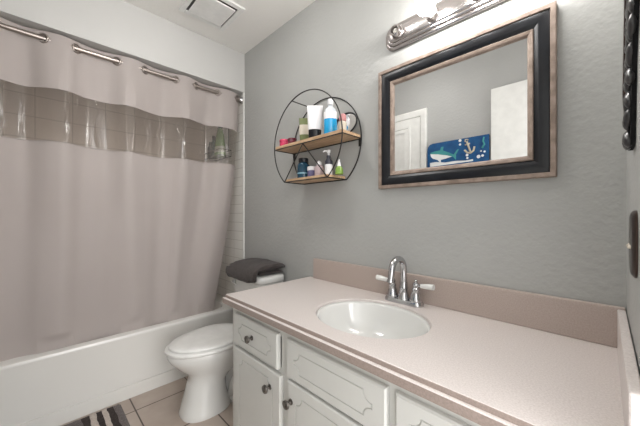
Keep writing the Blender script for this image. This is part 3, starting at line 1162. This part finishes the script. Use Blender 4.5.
tube_pack('lotion_tube', 'mossy green tube with a cream band left of the big white tube', (-1.262, 1.135, ZU), .070, .032, .155, .02, M['moss'], M['dgreen'], math.radians(45), [(.055, .115, M['cream'])])
tube_pack('lotion_tube', 'large white squeeze tube standing on its black cap on the upper shelf', (-1.135, 1.095, ZU), .088, .045, .186, .050, M['whitep'], M['black'], math.radians(45))
bottle('cosmetic_bottle', 'thin brown bottle between the white tube and the blue bottle', (-1.072, 1.150, ZU),
       [(.010, 0), (.011, .003), (.011, .08), (.007, .09)], M['skin'], [(.010, .0905), (.010, .125), (.007, .13)], M['brown'])
# clear bottle with blue liquid
r = thing('mouthwash_bottle', 'clear bottle of bright blue liquid with a white cap on the upper shelf', 'bottle', (-1.036, 1.115, ZU), math.radians(45))
r.scale = (1.05, 1.05, 1.05)
o = obj('body', L([(.030, 0), (.033, .004), (.033, .088)], 28), M['blue'], r, True, 40); o.scale = (1, .65, 1)
o = obj('shoulder', L([(.033, .0882), (.033, .115), (.028, .135), (.013, .150), (.012, .158)], 28), M['clearish'], r, True, 40); o.scale = (1, .65, 1)
o = obj('label_band', L([(.0336, .086), (.0336, .122)], 28, cap=False), M['whitep'], r, True); o.scale = (1, .65, 1)
obj('cap', L([(.014, .1585), (.015, .162), (.0145, .185), (.012, .188)], 20), M['whitep'], r, True, 40)
# bobby round black makeup mirror leaning at the right end, with a rose bottle in front of it
r = thing('makeup_mirror', 'round black-rimmed makeup mirror at the right end of the upper shelf', 'mirror', (-.975, 1.155, ZU), 0)
pts = [(.074 * math.cos(2 * PI * k / 32), .010 * math.sin(2 * PI * k / 32) + .012, 0.0640 + .0595 * math.sin(2 * PI * k / 32)) for k in range(32)]
obj('rim', T(pts, .0045, 8, True), M['black'], r, True)
bm = bmesh.new()
lo1 = [bm.verts.new((p[0] * .97, p[1] + .001, .0640 + (p[2] - .0640) * .97)) for p in pts]
lo2 = [bm.verts.new((p[0] * .97, p[1] + .004, .0640 + (p[2] - .0640) * .97)) for p in pts]
bm.faces.new(lo1); bm.faces.new(lo2)
for k in range(32):
    bm.faces.new((lo1[k], lo1[(k + 1) % 32], lo2[(k + 1) % 32], lo2[k]))
obj('glass', bm, M['mirror'], r)
bottle('cosmetic_bottle', 'rose pink bottle in front of the round makeup mirror', (-.938, 1.10, ZU),
       [(.018, 0), (.020, .003), (.020, .045), (.012, .055)], M['cream'], [(.017, .0555), (.019, .060), (.017, .085), (.012, .09)], M['rose'])

# items on the lower board
r = bottle('pill_bottle', 'dark navy bottle with a black screw cap on the lower shelf', (-1.258, 1.12, ZL),
           [(.034, 0), (.037, .004), (.037, .078), (.030, .092), (.024, .096)], M['navy'],
           [(.029, .0965), (.030, .100), (.030, .118), (.027, .122)], M['black'], [(.0376, .028), (.0376, .036)], M['ltext'], group=None)
jar('cosmetic_jar', 'small white jar with a violet label next to the navy bottle', (-1.175, 1.105, ZL), .022, .040, M['purple'], M['whitep'], .022)
bottle('cosmetic_bottle', 'squat white bottle with a pale pink label on the lower shelf', (-1.132, 1.125, ZL),
       [(.024, 0), (.026, .003), (.026, .055), (.014, .068)], M['palepink'], [(.015, .0685), (.015, .082), (.006, .092)], M['whitep'])
bottle('cosmetic_bottle', 'teal topped pale bottle behind the pump bottle on the lower shelf', (-1.098, 1.17, ZL),
       [(.020, 0), (.022, .003), (.022, .055), (.018, .07)], M['cream'], [(.020, .0705), (.021, .074), (.021, .093), (.018, .095)], M['teal'])
r = bottle('soap_dispenser', 'white pump bottle with a black neck on the lower shelf', (-1.040, 1.105, ZL),
           [(.018, 0), (.0205, .003), (.0205, .052), (.019, .058)], M['whitep'],
           [(.019, .0585), (.019, .075), (.011, .088), (.011, .105)], M['charcoal'], cat='bottle')
bm = L([(.005, .1055), (.005, .118), (.009, .120), (.010, .134), (.006, .136)], 14)
tube(bm, [(0, 0, .129), (-.018, -.016, .130), (-.022, -.020, .124)], [.005, .004, .0035], 8)
obj('pump', bm, M['whitep'], r, True, 40)
bottle('dropper_bottle', 'small lime green bottle with a white pointed tip at the right of the lower shelf', (-.975, 1.115, ZL),
       [(.020, 0), (.022, .003), (.020, .030), (.012, .042)], M['lime'], [(.011, .0425), (.008, .058), (.0025, .078)], M['whitep'])

# ------------------------------------------------------------------ light switch on the right wall
sw = thing('light_switch', 'bronze switch plate with a pale toggle on the right wall above the counter', 'light switch', (RX - .0005, .845, 1.083))
bm = bmesh.new()
rings = []
for out, ins in ((0, 0), (.003, 0), (.007, .006), (.008, .012)):
    ring = []
    for k in range(36):
        a = 2 * PI * k / 36
        c_, s_ = math.cos(a), math.sin(a)
        yy = (.054 - ins) * math.copysign(abs(c_) ** .5, c_)
        zz = (.066 - ins) * math.copysign(abs(s_) ** .55, s_)
        ring.append(Vector((-out, yy, zz)))
    rings.append(ring)
obj('plate', loft(bm, rings), M['bronze'], sw, True, 50)
for k in (-1, 1):
    obj('toggle', T([(-.006, k * .022, -.004), (-.009, k * .022, -.007), (-.010, k * .022, -.009)], [.0045, .004, .0035], 8), M['cream'], sw, True)

# ------------------------------------------------------------------ black braided hanging with a bronze bar, on the right wall
wh = thing('wall_hanging', 'black braided hanging with a slim bronze bar on the right wall', 'wall hanging', (RX, .90, 1.28))
bm = bmesh.new()
rings = []
for k in range(13):
    u = k / 12
    z = 1.372 + .62 * u
    xf = .0285 + (.0355 - .0285) * u - RX
    if k == 0:
        xf += .003
    rings.append([Vector((xf, 0.955 - .9, z - 1.28)), Vector((xf - .0005, .975 - .9, z - 1.28)), Vector((xf, .995 - .9, z - 1.28)), Vector((-.001, .995 - .9, z - 1.28)), Vector((-.001, .955 - .9, z - 1.28))])
obj('metal_bar', loft(bm, rings), M['bronze'], wh, True, 30)
# braid: overlapping strand loops stacked up, spreading nearer towards the top
bm = bmesh.new()
nb = 17
for col in range(4):
    for k in range(nb):
        u = k / (nb - 1)
        if col * .25 > u * 1.6 + .26:
            continue
        z = .018 + u * .62
        y = -.012 - col * .042 * (0.5 + .5 * min(1, u * 2)) + .004 * math.sin(k * 2.1 + col)
        dep = .0185 + (.0110 - .0185) * min(1, u / .7)
        s_ = 1 if (k + col) % 2 else -1
        ring = []
        m4 = Matrix.Translation((-dep * .52, y, z)) @ Matrix.Rotation(s_ * .55, 4, 'X') @ Matrix.Diagonal((dep * .5, .027, .0165, 1))
        bmesh.ops.create_icosphere(bm, subdivisions=2, radius=1, matrix=m4)
obj('braid', bm, M['braid'], wh, True)
pl_ = [(.03, .002), (.03, .72), (-.30, .72), (-.30, .46), (-.09, .16), (-.05, .002)]
obj('backing', loft(bmesh.new(), [[Vector((-.0005, y, z)) for y, z in pl_], [Vector((-.0075, y, z)) for y, z in pl_]]), M['backing'], wh)

# ------------------------------------------------------------------ shark towel on the opposite wall (seen in the mirror)
M['sea'] = mat('sea_blue_print', (0.008, 0.085, 0.22), 0.85, col2=(0.006, 0.055, 0.17), nscale=18, bump=.3, bscale=200)
M['seateal'] = flat('teal_print', (0.05, 0.28, 0.28), 0.8)
M['seawhite'] = flat('white_print', (0.75, 0.77, 0.76), 0.8)
M['seagold'] = flat('sand_print', (0.50, 0.46, 0.36), 0.8)
bt = thing('beach_towel', 'blue shark and anchor towel hanging on the opposite wall, reflected in the mirror', 'towel', (-.83, FY + .03, 1.765))


def mp_(px, py):
    """a point of the towel's cloth plane, given where the mirror shows it"""
    a_ = (px - 320) / 285
    yy = 2 * (W - .011) - (FY + .036)
    t_ = yy / (.7071 * (1 + a_))
    return (.7071 * (a_ - 1) * t_ + .83, H - (py - 213.5) / 285 * t_ - 1.765)


tx0, tx1 = -1.135 + .83, -.64 + .83
outline = [(tx0, -.55), (tx1, -.55), (tx1, .0), (tx0 + .05, .0), (tx0 + .02, -.008), (tx0 + .004, -.03), (tx0, -.06)]
bm = bmesh.new()
f_ = [bm.verts.new((x, .004, z)) for x, z in outline]
b_ = [bm.verts.new((x, -.004, z)) for x, z in outline]
bm.faces.new(f_); bm.faces.new(b_)
for i in range(len(outline)):
    bm.faces.new((f_[i], f_[(i + 1) % len(outline)], b_[(i + 1) % len(outline)], b_[i]))
obj('cloth', bm, M['sea'], bt)


def decal(name, pts, m, dy=.0046, px=True):
    bm = bmesh.new()
    q = [mp_(*p) for p in pts]
    vs = [bm.verts.new((x, dy, z)) for x, z in q]
    fill_poly(bm, [vs], [[Vector((x, z, 0)) for x, z in q]])
    return obj(name, bm, m, bt)


decal('shark_back', [(430, 153), (434, 151.5), (440, 150.3), (441, 147), (443.5, 146.5), (443, 150.5), (449, 152.5), (453.5, 154.5), (457, 149.5), (459, 149), (456, 154.5), (456, 160), (453, 156.8), (446, 156), (438, 155), (431, 154.5)], M['seateal'])
decal('shark_belly', [(430.2, 154.2), (438, 154.4), (447, 155.4), (452, 156.4), (446, 158.5), (441, 159.8), (440.5, 163), (437.5, 160), (433, 158.8), (431, 157)], M['seawhite'], .0052)
decal('wave_print', [(430, 163), (436, 162), (445, 162.5), (456, 160.8), (466, 160.5), (473, 159), (473, 161), (458, 163), (444, 165), (430, 167)], M['seawhite'])
bm = bmesh.new()


def seg3(pts, r):
    tube(bm, [(mp_(*p)[0], .005, mp_(*p)[1]) for p in pts], r, 6)


seg3([(467, 142), (469, 148), (470.5, 152)], .008)
seg3([(464.5, 150), (467, 152.5), (470.5, 153), (473.5, 150.5), (474.5, 146.5)], .008)
seg3([(465, 145), (468, 144), (470, 143.4)], .006)
seg3([(465.5, 139.5), (468, 139.5), (467.5, 142), (465, 141.5), (465.5, 139.5)], .006)
obj('anchor', bm, M['seagold'], bt, True)
bm = bmesh.new()
for (a_, b__, r) in ((460, 140.5, .012), (460, 144.5, .009), (467, 155, .011), (467.3, 158, .009), (478.5, 156.5, .014), (482.5, 155.5, .010), (484.5, 151.5, .008), (481, 151, .006)):
    x, z = mp_(a_, b__)
    bm = bmesh.new()
    bmesh.ops.create_circle(bm, cap_ends=True, segments=14, radius=r, matrix=Matrix.Translation((x, .005, z)) @ Matrix.Rotation(PI / 2, 4, 'X'))
    obj('printed_bubble', bm, M['seawhite'], bt)
bm = bmesh.new()
seg3([(484, 137), (483, 141), (484.5, 144), (482, 148)], .007)
obj('seaweed', bm, M['seateal'], bt, True)
obj('hanging_rail', T([(tx0 + .03, -.012, -.012), (tx1, -.012, -.012)], .008, 10), M['nickel'], bt, True)
for x in (tx0 + .05, tx1 - .02):
    obj('rail_bracket', T([(x, -.0295, -.012), (x, -.012, -.012)], .010, 12), M['nickel'], bt, True)
